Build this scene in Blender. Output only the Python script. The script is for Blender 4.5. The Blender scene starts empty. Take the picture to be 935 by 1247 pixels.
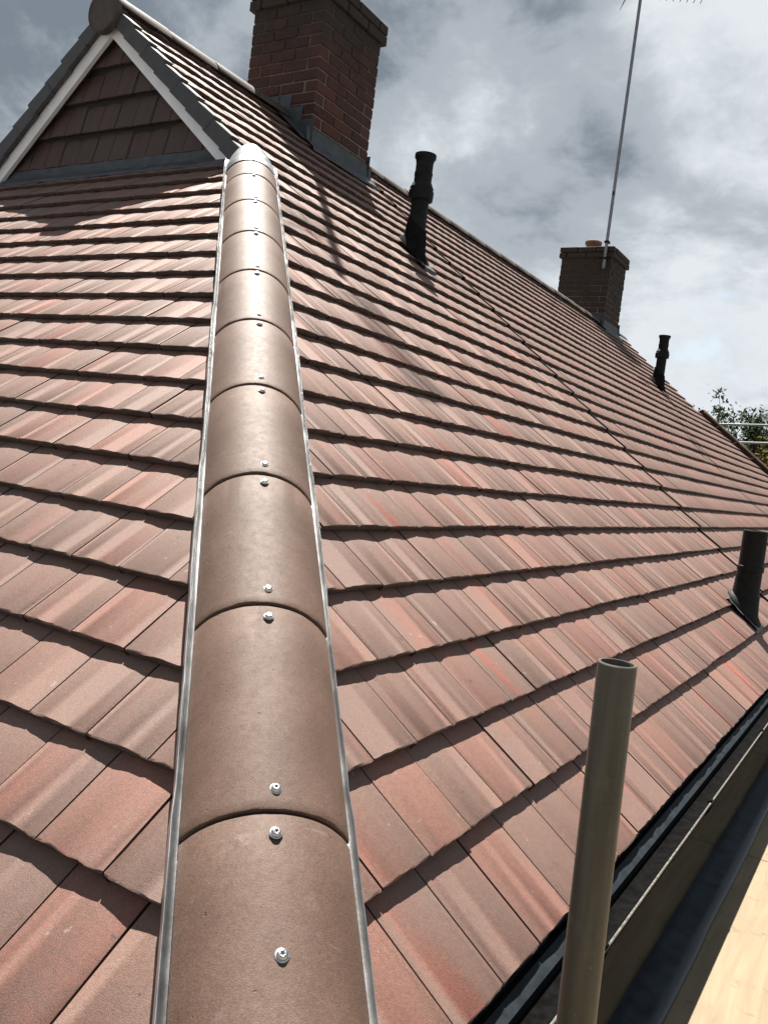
import bpy, bmesh, math, random
from mathutils import Vector, Matrix
R = math.radians
random.seed(7)
scene = bpy.context.scene
COL = scene.collection

TW = 0.33                        # tile cover width
# ------------------------------------------------------------------ camera
CAM = Vector((0.4839, -0.7541, 0.8118))
YAW, PITCH, ROLL, FPX = 0.5495, -0.0582, 0.1244, 1036.57
fwd = Vector((-math.sin(YAW)*math.cos(PITCH), math.cos(YAW)*math.cos(PITCH), math.sin(PITCH)))
rgt = fwd.cross(Vector((0, 0, 1))).normalized()
upv = rgt.cross(fwd)
r2 = math.cos(ROLL)*rgt + math.sin(ROLL)*upv
u2 = -math.sin(ROLL)*rgt + math.cos(ROLL)*upv
cd = bpy.data.cameras.new('camera')
cam = bpy.data.objects.new('camera', cd)
COL.objects.link(cam)
cd.sensor_fit = 'VERTICAL'
cd.sensor_height = 24
cd.lens = FPX/1247*24
cd.clip_start = 0.05
cd.clip_end = 2000
cam.matrix_world = Matrix(((r2.x, u2.x, -fwd.x, CAM.x), (r2.y, u2.y, -fwd.y, CAM.y), (r2.z, u2.z, -fwd.z, CAM.z), (0, 0, 0, 1)))
scene.camera = cam

# ------------------------------------------------------------------ sun, sky, exposure
SUN_ELEV, SUN_AZ = R(62.5), R(-44)          # azimuth measured from +Y towards +X
sd = Vector((math.sin(SUN_AZ)*math.cos(SUN_ELEV), math.cos(SUN_AZ)*math.cos(SUN_ELEV), math.sin(SUN_ELEV)))
ld = bpy.data.lights.new('sun', 'SUN')
ld.energy = 5.0
ld.angle = R(0.45)
ld.color = (1.0, 0.95, 0.87)
sun = bpy.data.objects.new('sun', ld)
COL.objects.link(sun)
sun.rotation_euler = sd.to_track_quat('Z', 'Y').to_euler()
sun.location = (-6, 8, 14)

world = bpy.data.worlds.new('World')
scene.world = world
world.use_nodes = True
wn = world.node_tree
wn.nodes.clear()


class NT:
    """small helper to write node trees as expressions"""
    def __init__(self, tree):
        self.t = tree
    def node(self, typ, **kw):
        n = self.t.nodes.new(typ)
        for k, v in kw.items():
            setattr(n, k, v)
        return n
    def put(self, sock, v):
        if v is None:
            return
        if isinstance(v, bpy.types.NodeSocket):
            self.t.links.new(v, sock)
        else:
            if sock.type == 'RGBA' and len(v) == 3:
                v = tuple(v)+(1,)
            sock.default_value = v
    def math(self, op, a, b=None, c=None, clamp=False):
        n = self.node('ShaderNodeMath', operation=op, use_clamp=clamp)
        self.put(n.inputs[0], a)
        self.put(n.inputs[1], b)
        self.put(n.inputs[2], c)
        return n.outputs[0]
    def vmath(self, op, a, b=None):
        n = self.node('ShaderNodeVectorMath', operation=op)
        self.put(n.inputs[0], a)
        self.put(n.inputs[1], b)
        return n.outputs['Value'] if op in ('DOT_PRODUCT', 'LENGTH') else n.outputs[0]
    def mix(self, f, a, b, blend='MIX'):
        n = self.node('ShaderNodeMix', data_type='RGBA', blend_type=blend)
        self.put(n.inputs[0], f)
        self.put(n.inputs[6], a)
        self.put(n.inputs[7], b)
        return n.outputs[2]
    def noise(self, vec, scale=1, detail=4, rough=.55, dist=0, w=None, dim='3D'):
        n = self.node('ShaderNodeTexNoise', noise_dimensions='4D' if w is not None else dim)
        self.put(n.inputs['Vector'], vec)
        self.put(n.inputs['Scale'], scale)
        self.put(n.inputs['Detail'], detail)
        self.put(n.inputs['Roughness'], rough)
        self.put(n.inputs['Distortion'], dist)
        if w is not None:
            self.put(n.inputs['W'], w)
        return n.outputs['Fac']
    def step(self, v, a, b):
        n = self.node('ShaderNodeMapRange', interpolation_type='SMOOTHSTEP')
        self.put(n.inputs[0], v)
        n.inputs[1].default_value = a
        n.inputs[2].default_value = b
        return n.outputs[0]
    def comb(self, x, y, z):
        n = self.node('ShaderNodeCombineXYZ')
        for i, v in enumerate((x, y, z)):
            self.put(n.inputs[i], v)
        return n.outputs[0]
    def sep(self, v):
        n = self.node('ShaderNodeSeparateXYZ')
        self.put(n.inputs[0], v)
        return n.outputs
    def attr(self, name, out):
        n = self.node('ShaderNodeAttribute', attribute_name=name)
        return n.outputs[out]


def pixdir(x, y):
    """direction seen at a place in the photograph, used only to place sky features"""
    return (fwd + r2*((x-467.5)/FPX) + u2*(-(y-623.5)/FPX)).normalized()


w = NT(wn)
sky = w.node('ShaderNodeTexSky', sky_type='NISHITA', sun_disc=False, sun_elevation=SUN_ELEV, sun_rotation=SUN_AZ)
gen = w.node('ShaderNodeTexCoord').outputs['Generated']
dx, dy, dz = w.sep(gen)
zz = w.math('ADD', w.math('MAXIMUM', dz, 0.0), 0.42)
cp = w.comb(w.math('DIVIDE', dx, zz), w.math('DIVIDE', dy, zz), 0.0)
warp = w.vmath('ADD', cp, w.vmath('SCALE', w.comb(w.noise(cp, 2.2, 3), w.noise(w.vmath('ADD', cp, (5, 2, 1)), 2.2, 3), 0)))
for n_ in wn.nodes:
    if n_.type == 'VECT_MATH' and n_.operation == 'SCALE':
        n_.inputs['Scale'].default_value = 0.16
big = w.noise(w.vmath('ADD', warp, (3.1, 0.4, 0)), 2.1, 4, .5)
mid = w.noise(w.vmath('ADD', warp, (0.7, 7.7, 2)), 4.6, 8, .60)
fine = w.noise(w.vmath('ADD', warp, (9.7, 1.7, 4)), 12.0, 6, .6)
def blob(x, y, rad_deg):
    d = pixdir(x, y)
    dot = w.vmath('DOT_PRODUCT', w.vmath('NORMALIZE', gen), tuple(d))
    return w.step(dot, math.cos(R(rad_deg)), 1.0)
tone = w.math('ADD', w.math('MULTIPLY', big, 0.45), w.math('ADD', w.math('MULTIPLY', mid, 0.85), w.math('MULTIPLY', fine, 0.26)))
for (x, y, r_, a) in ((930, 30, 10, .36), (545, 290, 12, .20), (850, 390, 12, .38), (560, 90, 10, .10), (40, 80, 18, -.06), (640, 215, 8, -.03), (860, 240, 10, -.08), (930, 500, 10, .10), (220, 20, 9, -.06)):
    tone = w.math('ADD', tone, w.math('MULTIPLY', blob(x, y, r_), a))
t1 = w.step(tone, .66, .86)
t2 = w.math('MULTIPLY', w.step(tone, .86, 1.18), w.math('ADD', .62, w.math('MULTIPLY', fine, .7)), clamp=True)
ccol = w.mix(t1, (1.02, 1.22, 1.46), (2.15, 2.38, 2.62))
ccol = w.mix(t2, ccol, (3.9, 4.15, 4.35))
gapn = w.noise(w.vmath('ADD', warp, (2.2, 3.3, 8)), 3.4, 5, .55)
gap = w.step(w.math('ADD', gapn, w.math('MULTIPLY', blob(862, 412, 5), .10)), .64, .78)
gap = w.math('MULTIPLY', gap, .75)
skyc = w.mix(gap, ccol, sky.outputs[0])
bg = w.node('ShaderNodeBackground')
w.put(bg.inputs[0], skyc)
bg.inputs[1].default_value = 0.062
wo = w.node('ShaderNodeOutputWorld')
wn.links.new(bg.outputs[0], wo.inputs[0])

scene.view_settings.view_transform = 'Standard'
scene.view_settings.look = 'None'
scene.view_settings.exposure = 1.7
scene.view_settings.gamma = 1.0
scene.view_settings.use_curve_mapping = False
scene.render.engine = 'CYCLES'

# ------------------------------------------------------------------ materials
MATS = {}


def material(name):
    m = bpy.data.materials.new(name)
    m.use_nodes = True
    t = m.node_tree
    b = t.nodes['Principled BSDF']
    MATS[name] = m
    return m, NT(t), b


def bump(n, b, h, strength=.3, dist=.002):
    k = n.node('ShaderNodeBump')
    k.inputs['Strength'].default_value = strength
    k.inputs['Distance'].default_value = dist
    n.put(k.inputs['Height'], h)
    n.t.links.new(k.outputs[0], b.inputs['Normal'])


def simple(name, col, rough=.5, metal=0, var=.25, scale=18, bumps=0, spec=.5, bscale=200):
    m, n, b = material(name)
    pos = n.node('ShaderNodeTexCoord').outputs['Object']
    f = n.noise(pos, scale, 5, .6)
    c = n.mix(n.step(f, .3, .7), tuple(x*(1-var) for x in col), tuple(min(1, x*(1+var)) for x in col))
    n.put(b.inputs['Base Color'], c)
    rr = n.math('ADD', n.math('MULTIPLY', n.math('SUBTRACT', f, .5), .3), rough)
    n.put(b.inputs['Roughness'], rr)
    b.inputs['Metallic'].default_value = metal
    b.inputs['Specular IOR Level'].default_value = spec
    if bumps:
        bump(n, b, n.noise(pos, bscale, 4, .6), bumps, .002)
    return m


def tile_material(name, dull=0.0):
    m, n, b = material(name)
    tc = n.attr('tc', 'Vector')
    oi = n.node('ShaderNodeObjectInfo').outputs['Random']
    rnd = n.math('FRACT', n.math('ADD', n.attr('rnd', 'Fac'), oi))
    x, y, z = n.sep(tc)
    half = n.math('GREATER_THAN', x, TW/2)
    rnd = n.math('FRACT', n.math('ADD', rnd, n.math('MULTIPLY', half, .377)))
    rnd2 = n.math('FRACT', n.math('MULTIPLY', rnd, 17.31))
    rnd3 = n.math('FRACT', n.math('MULTIPLY', rnd, 71.7))
    wv = n.math('MULTIPLY', rnd, 91.0)
    st = n.comb(n.math('MULTIPLY', x, 7.5), n.math('MULTIPLY', y, 1.1), 0)
    s1 = n.noise(st, 1.0, 2, .5, .3, w=wv)
    st2 = n.comb(n.math('MULTIPLY', x, 7.0), n.math('MULTIPLY', y, 1.4), 3)
    s2 = n.noise(st2, 1.0, 1.2, .5, .25, w=wv)
    blotch = n.noise(tc, 14, 4, .6, w=wv)
    grain = n.noise(tc, 640, 2, .65, w=wv)
    fine = n.noise(tc, 110, 3, .6, w=wv)
    base = n.mix(n.step(s1, .30, .66), (.138, .085, .068), (.156, .090, .071))
    base = n.mix(n.math('MULTIPLY', n.step(blotch, .45, .75), .5), base, (.140, .100, .083))
    thr = n.math('ADD', s2, n.math('MULTIPLY', n.math('SUBTRACT', rnd2, .5), .18))
    red = n.step(n.math('ADD', thr, n.math('MULTIPLY', n.math('SUBTRACT', fine, .5), .46)), .42, .70)
    base = n.mix(n.math('MULTIPLY', red, n.math('ADD', n.math('MULTIPLY', rnd2, .42), .12)), base, (.205, .076, .054))
    ext = n.step(n.math('ADD', s2, n.math('MULTIPLY', fine, .10)), .70, .78)
    base = n.mix(n.math('MULTIPLY', ext, .5), base, (.260, .070, .046))
    val = n.math('ADD', n.math('MULTIPLY', rnd3, .18), .92)
    val = n.math('MULTIPLY', val, n.math('ADD', n.math('MULTIPLY', fine, .40), .84))
    speck = n.noise(tc, 270, 1.5, .5, w=n.math('ADD', wv, 2))
    val = n.math('MULTIPLY', val, n.math('ADD', n.math('MULTIPLY', speck, .7), .65))
    val = n.math('MULTIPLY', val, n.math('ADD', n.math('MULTIPLY', grain, .9), .55))
    base = n.mix(1.0, base, n.comb(val, val, val), 'MULTIPLY')
    spk = n.step(n.noise(tc, 60, 2, .5, w=n.math('ADD', wv, 5)), .70, .75)
    base = n.mix(n.math('MULTIPLY', spk, .5), base, (.30, .24, .20))
    dk = n.step(n.noise(tc, 45, 2, .5, w=n.math('ADD', wv, 9)), .72, .76)
    base = n.mix(n.math('MULTIPLY', dk, .7), base, (.05, .035, .03))
    # raw darker arris at the leading edge; shade of the noses painted in too
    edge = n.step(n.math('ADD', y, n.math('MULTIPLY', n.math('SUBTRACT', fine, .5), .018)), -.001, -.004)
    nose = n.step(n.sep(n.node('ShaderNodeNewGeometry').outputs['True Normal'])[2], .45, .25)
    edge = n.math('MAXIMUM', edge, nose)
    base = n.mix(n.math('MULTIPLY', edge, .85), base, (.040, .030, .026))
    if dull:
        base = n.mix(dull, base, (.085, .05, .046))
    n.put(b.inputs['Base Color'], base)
    n.put(b.inputs['Roughness'], n.math('ADD', n.math('MULTIPLY', fine, .25), .54))
    b.inputs['Specular IOR Level'].default_value = .42
    h = n.math('ADD', n.math('MULTIPLY', grain, .9), n.math('MULTIPLY', fine, .25))
    bump(n, b, h, .5, .0022)
    return m


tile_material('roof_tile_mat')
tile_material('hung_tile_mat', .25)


def hip_material():
    m, n, b = material('hip_tile_mat')
    tc = n.node('ShaderNodeTexCoord').outputs['Object']
    oi = n.node('ShaderNodeObjectInfo').outputs['Random']
    wv = n.math('MULTIPLY', oi, 60)
    f1 = n.noise(tc, 7, 5, .6, w=wv)
    f2 = n.noise(tc, 60, 4, .65, w=wv)
    gr = n.noise(tc, 620, 2, .65, w=wv)
    c = n.mix(n.step(f1, .3, .7), (.080, .047, .034), (.112, .069, .052))
    c = n.mix(n.math('MULTIPLY', n.step(f2, .48, .72), .4), c, (.062, .042, .033))
    # pale rubbed scuffs
    sc = n.noise(n.vmath('MULTIPLY', tc, (9, 30, 9)), 1, 4, .7, .8, w=n.math('ADD', wv, 3))
    c = n.mix(n.math('MULTIPLY', n.step(sc, .60, .76), .5), c, (.20, .155, .13))
    dust = n.math('MULTIPLY', n.step(n.noise(tc, 16, 5, .75, .5, w=n.math('ADD', wv, 12)), .58, .75), .35)
    c = n.mix(dust, c, (.165, .125, .105))
    pit = n.step(n.noise(tc, 85, 2, .5, w=n.math('ADD', wv, 7)), .71, .745)
    c = n.mix(n.math('MULTIPLY', pit, .75), c, (.04, .03, .025))
    v = n.math('MULTIPLY', n.math('ADD', n.math('MULTIPLY', gr, .9), .55), n.math('ADD', n.math('MULTIPLY', n.noise(tc, 260, 1.5, .5, w=wv), .7), .65))
    c = n.mix(1.0, c, n.comb(v, v, v), 'MULTIPLY')
    n.put(b.inputs['Base Color'], c)
    n.put(b.inputs['Roughness'], n.math('ADD', n.math('MULTIPLY', f2, .25), .50))
    b.inputs['Specular IOR Level'].default_value = .24
    bump(n, b, n.math('ADD', n.math('MULTIPLY', gr, .5), n.math('SUBTRACT', n.math('MULTIPLY', f2, .45), n.math('MULTIPLY', pit, .8))), .6, .0022)


hip_material()


def brick_material():
    m, n, b = material('brick_mat')
    pos = n.node('ShaderNodeNewGeometry').outputs['Position']
    oi = n.node('ShaderNodeObjectInfo').outputs['Random']
    r3 = n.math('FRACT', n.math('MULTIPLY', oi, 37.7))
    f = n.noise(pos, 30, 5, .65)
    g = n.noise(pos, 180, 3, .6)
    c = n.mix(oi, (.036, .018, .016), (.088, .039, .031))
    c = n.mix(n.step(f, .35, .7), c, (.085, .040, .032))
    c = n.mix(n.math('MULTIPLY', n.step(r3, .74, .8), .6), c, (.05, .030, .028))
    # soot and lichen, thickest round the top courses
    px, py, pz = n.sep(pos)
    big = n.noise(pos, 5, 5, .65)
    sy = n.math('MULTIPLY', n.step(py, 8, 12), .42)
    soot = n.step(n.math('ADD', n.math('ADD', pz, sy), n.math('MULTIPLY', n.math('SUBTRACT', big, .5), 1.2)), 3.65, 4.35)
    c = n.mix(n.math('MULTIPLY', soot, .85), c, (.028, .026, .022))
    lich = n.math('MULTIPLY', n.step(n.noise(pos, 22, 4, .7), .60, .68), n.step(pz, 4.2, 4.4))
    c = n.mix(n.math('MULTIPLY', lich, .5), c, (.10, .105, .07))
    n.put(b.inputs['Base Color'], c)
    b.inputs['Roughness'].default_value = .85
    b.inputs['Specular IOR Level'].default_value = .25
    bump(n, b, n.math('ADD', g, f), .6, .004)
    m, n, b = material('mortar_mat')
    pos = n.node('ShaderNodeNewGeometry').outputs['Position']
    px, py, pz = n.sep(pos)
    f = n.noise(pos, 40, 4, .6)
    big = n.noise(pos, 5, 5, .65)
    c = n.mix(f, (.12, .092, .078), (.23, .185, .155))
    soot = n.step(n.math('ADD', pz, n.math('MULTIPLY', n.math('SUBTRACT', big, .5), 1.2)), 3.5, 4.2)
    c = n.mix(n.math('MULTIPLY', soot, .9), c, (.035, .032, .028))
    n.put(b.inputs['Base Color'], c)
    b.inputs['Roughness'].default_value = .9
    bump(n, b, f, .5, .004)


brick_material()
simple('joint_mat', (.016, .014, .013), .85, 0, .3, 20, 0, .1)
simple('felt_mat', (.022, .020, .019), .9, 0, .3)
simple('zinc_mat', (.46, .47, .48), .36, 1, .18, 9, .12)
simple('screw_mat', (.55, .55, .56), .28, 1, .15, 90)
simple('screw_dark', (.12, .12, .12), .45, 1, .3, 90)
simple('boot_mat', (.010, .010, .011), .9, 0, .3, 22, .1, .03)
simple('rubber_mat', (.02, .02, .02), .7)
simple('lead_mat', (.050, .057, .064), .55, .2, .30, 14, .3, .5, 60)
simple('lead_bright_mat', (.17, .175, .18), .45, .5, .35, 25, .3, .5, 80)
simple('black_plastic_mat', (.004, .004, .004), .9, 0, .5, 40, .2, .02)
simple('gutter_glint_mat', (.10, .094, .082), .5, 0, .5, 60, .2)  # pale colour stands in for sun glint along the gutter edge
simple('black_iron_mat', (.010, .011, .012), .6, 0, .35, 22, .15, .15, 120)
simple('tray_mat', (.014, .018, .022), .6, 0, .3, 30, .1, .12)
simple('verge_mat', (.050, .050, .054), .6, 0, .18, 14, .2)
simple('white_paint_mat', (.72, .75, .78), .45, 0, .08, 5, .05)
def tube_material():
    m, n, b = material('galv_mat')
    tc = n.node('ShaderNodeTexCoord').outputs['Object']
    v = n.noise(n.vmath('MULTIPLY', tc, (40, 40, 3)), 1, 5, .65)
    f = n.noise(tc, 22, 5, .65)
    c = n.mix(n.step(v, .3, .7), (.040, .037, .028), (.074, .068, .053))
    c = n.mix(n.math('MULTIPLY', n.step(f, .55, .68), .6), c, (.085, .078, .062))
    c = n.mix(n.math('MULTIPLY', n.step(n.noise(tc, 9, 6, .7), .62, .70), .7), c, (.055, .030, .016))
    spl = n.step(n.noise(tc, 55, 3, .6), .70, .74)
    c = n.mix(n.math('MULTIPLY', spl, .7), c, (.20, .19, .17))
    n.put(b.inputs['Base Color'], c)
    b.inputs['Metallic'].default_value = .25
    n.put(b.inputs['Roughness'], n.math('ADD', n.math('MULTIPLY', f, .3), .32))
    bump(n, b, n.math('ADD', v, spl), .3, .001)


tube_material()
simple('galv_bright_mat', (.16, .165, .17), .6, .3, .2, 13, .1)
simple('alu_mat', (.22, .22, .23), .45, .8, .2, 20)
simple('terracotta_mat', (.16, .065, .045), .75, 0, .3, 12, .3)
simple('cement_mat', (.16, .15, .135), .9, 0, .3, 16, .5)
simple('ridge_mat', (.056, .043, .036), .72, 0, .25, 22, .35)
simple('membrane_mat', (.020, .031, .044), .45, 0, .35, 16, .25, .5, 40)
simple('soffit_mat', (.02, .02, .021), .5)
simple('bark_mat', (.085, .070, .055), .9, 0, .35, 9, .6, .3, 30)
simple('render_mat', (.55, .52, .46), .85, 0, .12, 6, .3)
simple('paper_mat', (.6, .6, .58), .7)


def ply_material():
    m, n, b = material('plywood_mat')
    tc = n.node('ShaderNodeTexCoord').outputs['Object']
    g = n.noise(n.vmath('MULTIPLY', tc, (26, 2.2, 26)), 1, 5, .6, .8)
    f = n.noise(tc, 7, 5, .6)
    c = n.mix(n.step(g, .3, .72), (.160, .116, .067), (.215, .160, .096))
    c = n.mix(n.math('MULTIPLY', n.step(f, .52, .72), .5), c, (.155, .112, .07))
    mud = n.step(n.noise(tc, 16, 5, .7), .58, .68)
    c = n.mix(n.math('MULTIPLY', mud, .6), c, (.09, .07, .055))
    n.put(b.inputs['Base Color'], c)
    b.inputs['Roughness'].default_value = .7
    bump(n, b, g, .25, .002)


def leaf_material(name, a, b_, trans=.25):
    m, n, b = material(name)
    pos = n.node('ShaderNodeNewGeometry').outputs['Position']
    f = n.noise(pos, 3.0, 4, .6)
    n.put(b.inputs['Base Color'], n.mix(n.step(f, .3, .7), a, b_))
    b.inputs['Roughness'].default_value = .8
    b.inputs['Specular IOR Level'].default_value = .1
    b.inputs['Transmission Weight'].default_value = 0
    b.inputs['Subsurface Weight'].default_value = 0


ply_material()
leaf_material('leaf_mat', (.016, .030, .010), (.040, .062, .020))
leaf_material('leaf_dark_mat', (.012, .022, .009), (.030, .044, .016))
leaf_material('leaf_yellow_mat', (.06, .048, .010), (.12, .09, .015))


def grass_material():
    m, n, b = material('paving_mat')
    pos = n.node('ShaderNodeNewGeometry').outputs['Position']
    f = n.noise(pos, .6, 6, .6)
    n.put(b.inputs['Base Color'], n.mix(f, (.10, .095, .085), (.16, .15, .135)))
    b.inputs['Roughness'].default_value = .9


grass_material()

# ------------------------------------------------------------------ object helpers
WM = {}


def link(name, data, parent=None, mat=None, loc=None):
    o = bpy.data.objects.new(name, data)
    COL.objects.link(o)
    M = mat if mat is not None else Matrix.Translation(loc if loc is not None else (0, 0, 0))
    WM[o] = M
    if parent is not None:
        o.parent = parent
        o.matrix_parent_inverse = WM[parent].inverted()
    o.matrix_basis = M
    return o


def thing(name, label, cat, loc=(0, 0, 0), group=None):
    o = link(name, None, None, None, loc)
    o['label'] = label
    o['category'] = cat
    if group:
        o['group'] = group
    return o


def tag(o, label, cat, group=None):
    o['label'] = label
    o['category'] = cat
    if group:
        o['group'] = group
    return o


class MB:
    def __init__(self):
        self.v, self.f = [], []
    def add(self, vs, fs):
        k = len(self.v)
        self.v += [tuple(p) for p in vs]
        self.f += [tuple(i+k for i in f) for f in fs]
        return self
    def box(self, x0, x1, y0, y1, z0, z1):
        vs = [(x, y, z) for x in (x0, x1) for y in (y0, y1) for z in (z0, z1)]
        return self.add(vs, [(0, 1, 3, 2), (4, 6, 7, 5), (0, 4, 5, 1), (2, 3, 7, 6), (0, 2, 6, 4), (1, 5, 7, 3)])
    def quadbox(self, q, nrm, t):
        """slab of thickness t below quad q (4 points)"""
        n = Vector(nrm)
        a = [Vector(p) for p in q]
        b_ = [p - n*t for p in a]
        return self.add(a+b_, [(0, 1, 2, 3), (7, 6, 5, 4), (0, 4, 5, 1), (1, 5, 6, 2), (2, 6, 7, 3), (3, 7, 4, 0)])
    def tube(self, pts, rads, seg=12, cap=True):
        pts = [Vector(p) for p in pts]
        if not hasattr(rads, '__len__'):
            rads = [rads]*len(pts)
        k = len(self.v)
        ref = None
        for i, p in enumerate(pts):
            t = (pts[min(i+1, len(pts)-1)]-pts[max(i-1, 0)])
            if t.length < 1e-9:
                t = Vector((0, 0, 1))
            t.normalize()
            if ref is None:
                ref = Vector((1, 0, 0)) if abs(t.x) < .8 else Vector((0, 1, 0))
            a = (ref - t*ref.dot(t)).normalized()
            ref = a
            b_ = t.cross(a)
            for j in range(seg):
                an = 2*math.pi*j/seg
                self.v.append(tuple(p + (a*math.cos(an)+b_*math.sin(an))*rads[i]))
        for i in range(len(pts)-1):
            for j in range(seg):
                j2 = (j+1) % seg
                self.f.append((k+i*seg+j, k+i*seg+j2, k+(i+1)*seg+j2, k+(i+1)*seg+j))
        if cap:
            self.f.append(tuple(k+j for j in range(seg))[::-1])
            e = k+(len(pts)-1)*seg
            self.f.append(tuple(e+j for j in range(seg)))
        return self
    def strip(self, prof, ends, axes):
        """extrude an open polyline prof [(a,b)] between positions ends along axes (along, A, B)"""
        al, A, B = (Vector(q) for q in axes)
        k = len(self.v)
        m = len(prof)
        for e in ends:
            for (a, b_) in prof:
                self.v.append(tuple(al*e + A*a + B*b_))
        for i in range(len(ends)-1):
            for j in range(m-1):
                self.f.append((k+i*m+j, k+i*m+j+1, k+(i+1)*m+j+1, k+(i+1)*m+j))
        return self
    def mesh(self, name, matname, smooth=False, angle=None):
        me = bpy.data.meshes.new(name)
        me.from_pydata(self.v, [], self.f)
        me.materials.append(MATS[matname])
        bm = bmesh.new()
        bm.from_mesh(me)
        bmesh.ops.recalc_face_normals(bm, faces=bm.faces)
        if smooth:
            lim = R(angle or 40)
            for f in bm.faces:
                f.smooth = True
            for e in bm.edges:
                if len(e.link_faces) == 2:
                    e.smooth = e.calc_face_angle(0) < lim
        bm.to_mesh(me)
        bm.free()
        return me


def bevel(me, w_, seg=1):
    bm = bmesh.new()
    bm.from_mesh(me)
    bmesh.ops.bevel(bm, geom=bm.edges[:], offset=w_, segments=seg, affect='EDGES', profile=.6)
    bm.to_mesh(me)
    bm.free()
    return me


# ------------------------------------------------------------------ roof geometry
PHI = 0.6932
C, S = math.cos(PHI), math.sin(PHI)
G = 0.1983                       # gauge
GE = 0.1955
G0 = 0.2295                      # longer first course at the eaves
W2 = 4.22                        # half width of the house
LEN = 17.35                      # length of the house
VY = 2.91                        # verge of the gablet
WALLY = 3.00                     # gablet wall
YP = 5.577                       # joint between the two halves of the roof
TT = 0.0225                       # tile nose thickness
TAN = math.tan(PHI)
RZ = W2*TAN                      # height of the plane at the ridge
URIDGE = W2/C
GROUND = -5.2


def frameM(a, u, h=0):
    return Vector((-u*C + S*h, a, u*S + C*h))


def frameE(x, v, h=0):
    return Vector((x, v*C - S*h, v*S + C*h))


MM = Matrix(((0, -C, S), (1, 0, 0), (0, S, C)))          # local (along, up-slope, normal) -> world, main slope
ME_ = Matrix(((1, 0, 0), (0, C, -S), (0, S, C)))         # hip-end slope
MWs = Matrix(((0, C, -S), (-1, 0, 0), (0, S, C)))        # back slope (along runs towards -Y)

# ---- the house
house = thing('house', 'long house with brown and red tiled hipped roof, gablet and brick chimneys', 'house', (-W2, LEN/2, GROUND))

# ground
gm = MB().add([(-600, -600, GROUND), (600, -600, GROUND), (600, 600, GROUND), (-600, 600, GROUND)], [(0, 1, 2, 3)])
ground = link('ground', gm.mesh('ground', 'paving_mat'))
ground['kind'] = 'structure'

# walls, fascia and underlay
wl = MB().box(-2*W2+.22, -.22, .22, LEN-.22, GROUND, -.14)
link('wall', wl.mesh('wall', 'render_mat'), house)
fs = MB()
fs.box(-.012, .010, -.01, LEN, -.20, -.055)
fs.box(-2*W2, .010, -.034, -.012, -.20, -.055)
so_ = MB().box(-.215, -.013, -.011, LEN-.25, -.198, -.165)  # unseen soffit, made white to bounce light onto the shaded deck
link('soffit', so_.mesh('soffit', 'white_paint_mat'), house)
link('fascia', fs.mesh('fascia', 'soffit_mat'), house)
uh = -.085
und = MB()
za = -.085/C
def P(x, y, zoff=za):
    return (x, y, min(-x, 2*W2+x, 1e9)*TAN+zoff)
GX = WALLY
gz = GX*TAN
# underlay: main, hip end (up to the gablet), far end, back
und.add([(0, 0, za), (0, LEN, za), (-GX, LEN-GX, gz+za), (-W2, LEN-GX, RZ+za), (-W2, GX, RZ+za), (-GX, GX, gz+za)], [(0, 1, 2, 3, 4, 5)])
und.add([(-2*W2, 0, za), (-2*W2, LEN, za), (-2*W2+GX, LEN-GX, gz+za), (-W2, LEN-GX, RZ+za), (-W2, GX, RZ+za), (-2*W2+GX, GX, gz+za)], [(5, 4, 3, 2, 1, 0)])
und.add([(0, 0, za), (-GX, GX, gz+za), (-2*W2+GX, GX, gz+za), (-2*W2, 0, za)], [(0, 1, 2, 3)])
und.add([(0, LEN, za), (-GX, LEN-GX, gz+za), (-2*W2+GX, LEN-GX, gz+za), (-2*W2, LEN, za)], [(3, 2, 1, 0)])
link('underlay', und.mesh('underlay', 'felt_mat'), house)

# ---- roof tiles
AMP = .0031


def tile_profile(hi):
    ts = [0, .02, .10, .22, .36, .5, .64, .78, .90, .98, 1] if hi else [0, .03, .2, .5, .8, .97, 1]
    w_ = TW/2
    xs = []
    for half in range(2):
        for t in ts:
            x = half*w_ + t*w_
            if half == 0 and t == 1:
                x -= .0021
            if half == 1 and t == 0:
                x += .0021
            if half == 0 and t == 0:
                x += .0028
            if half == 1 and t == 1:
                x -= .0022
            q = 2*t-1
            xs.append((x, -AMP*abs(q)**2.0))
        if half == 0:
            xs.append((w_, -AMP-.0075))
    return xs


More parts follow.
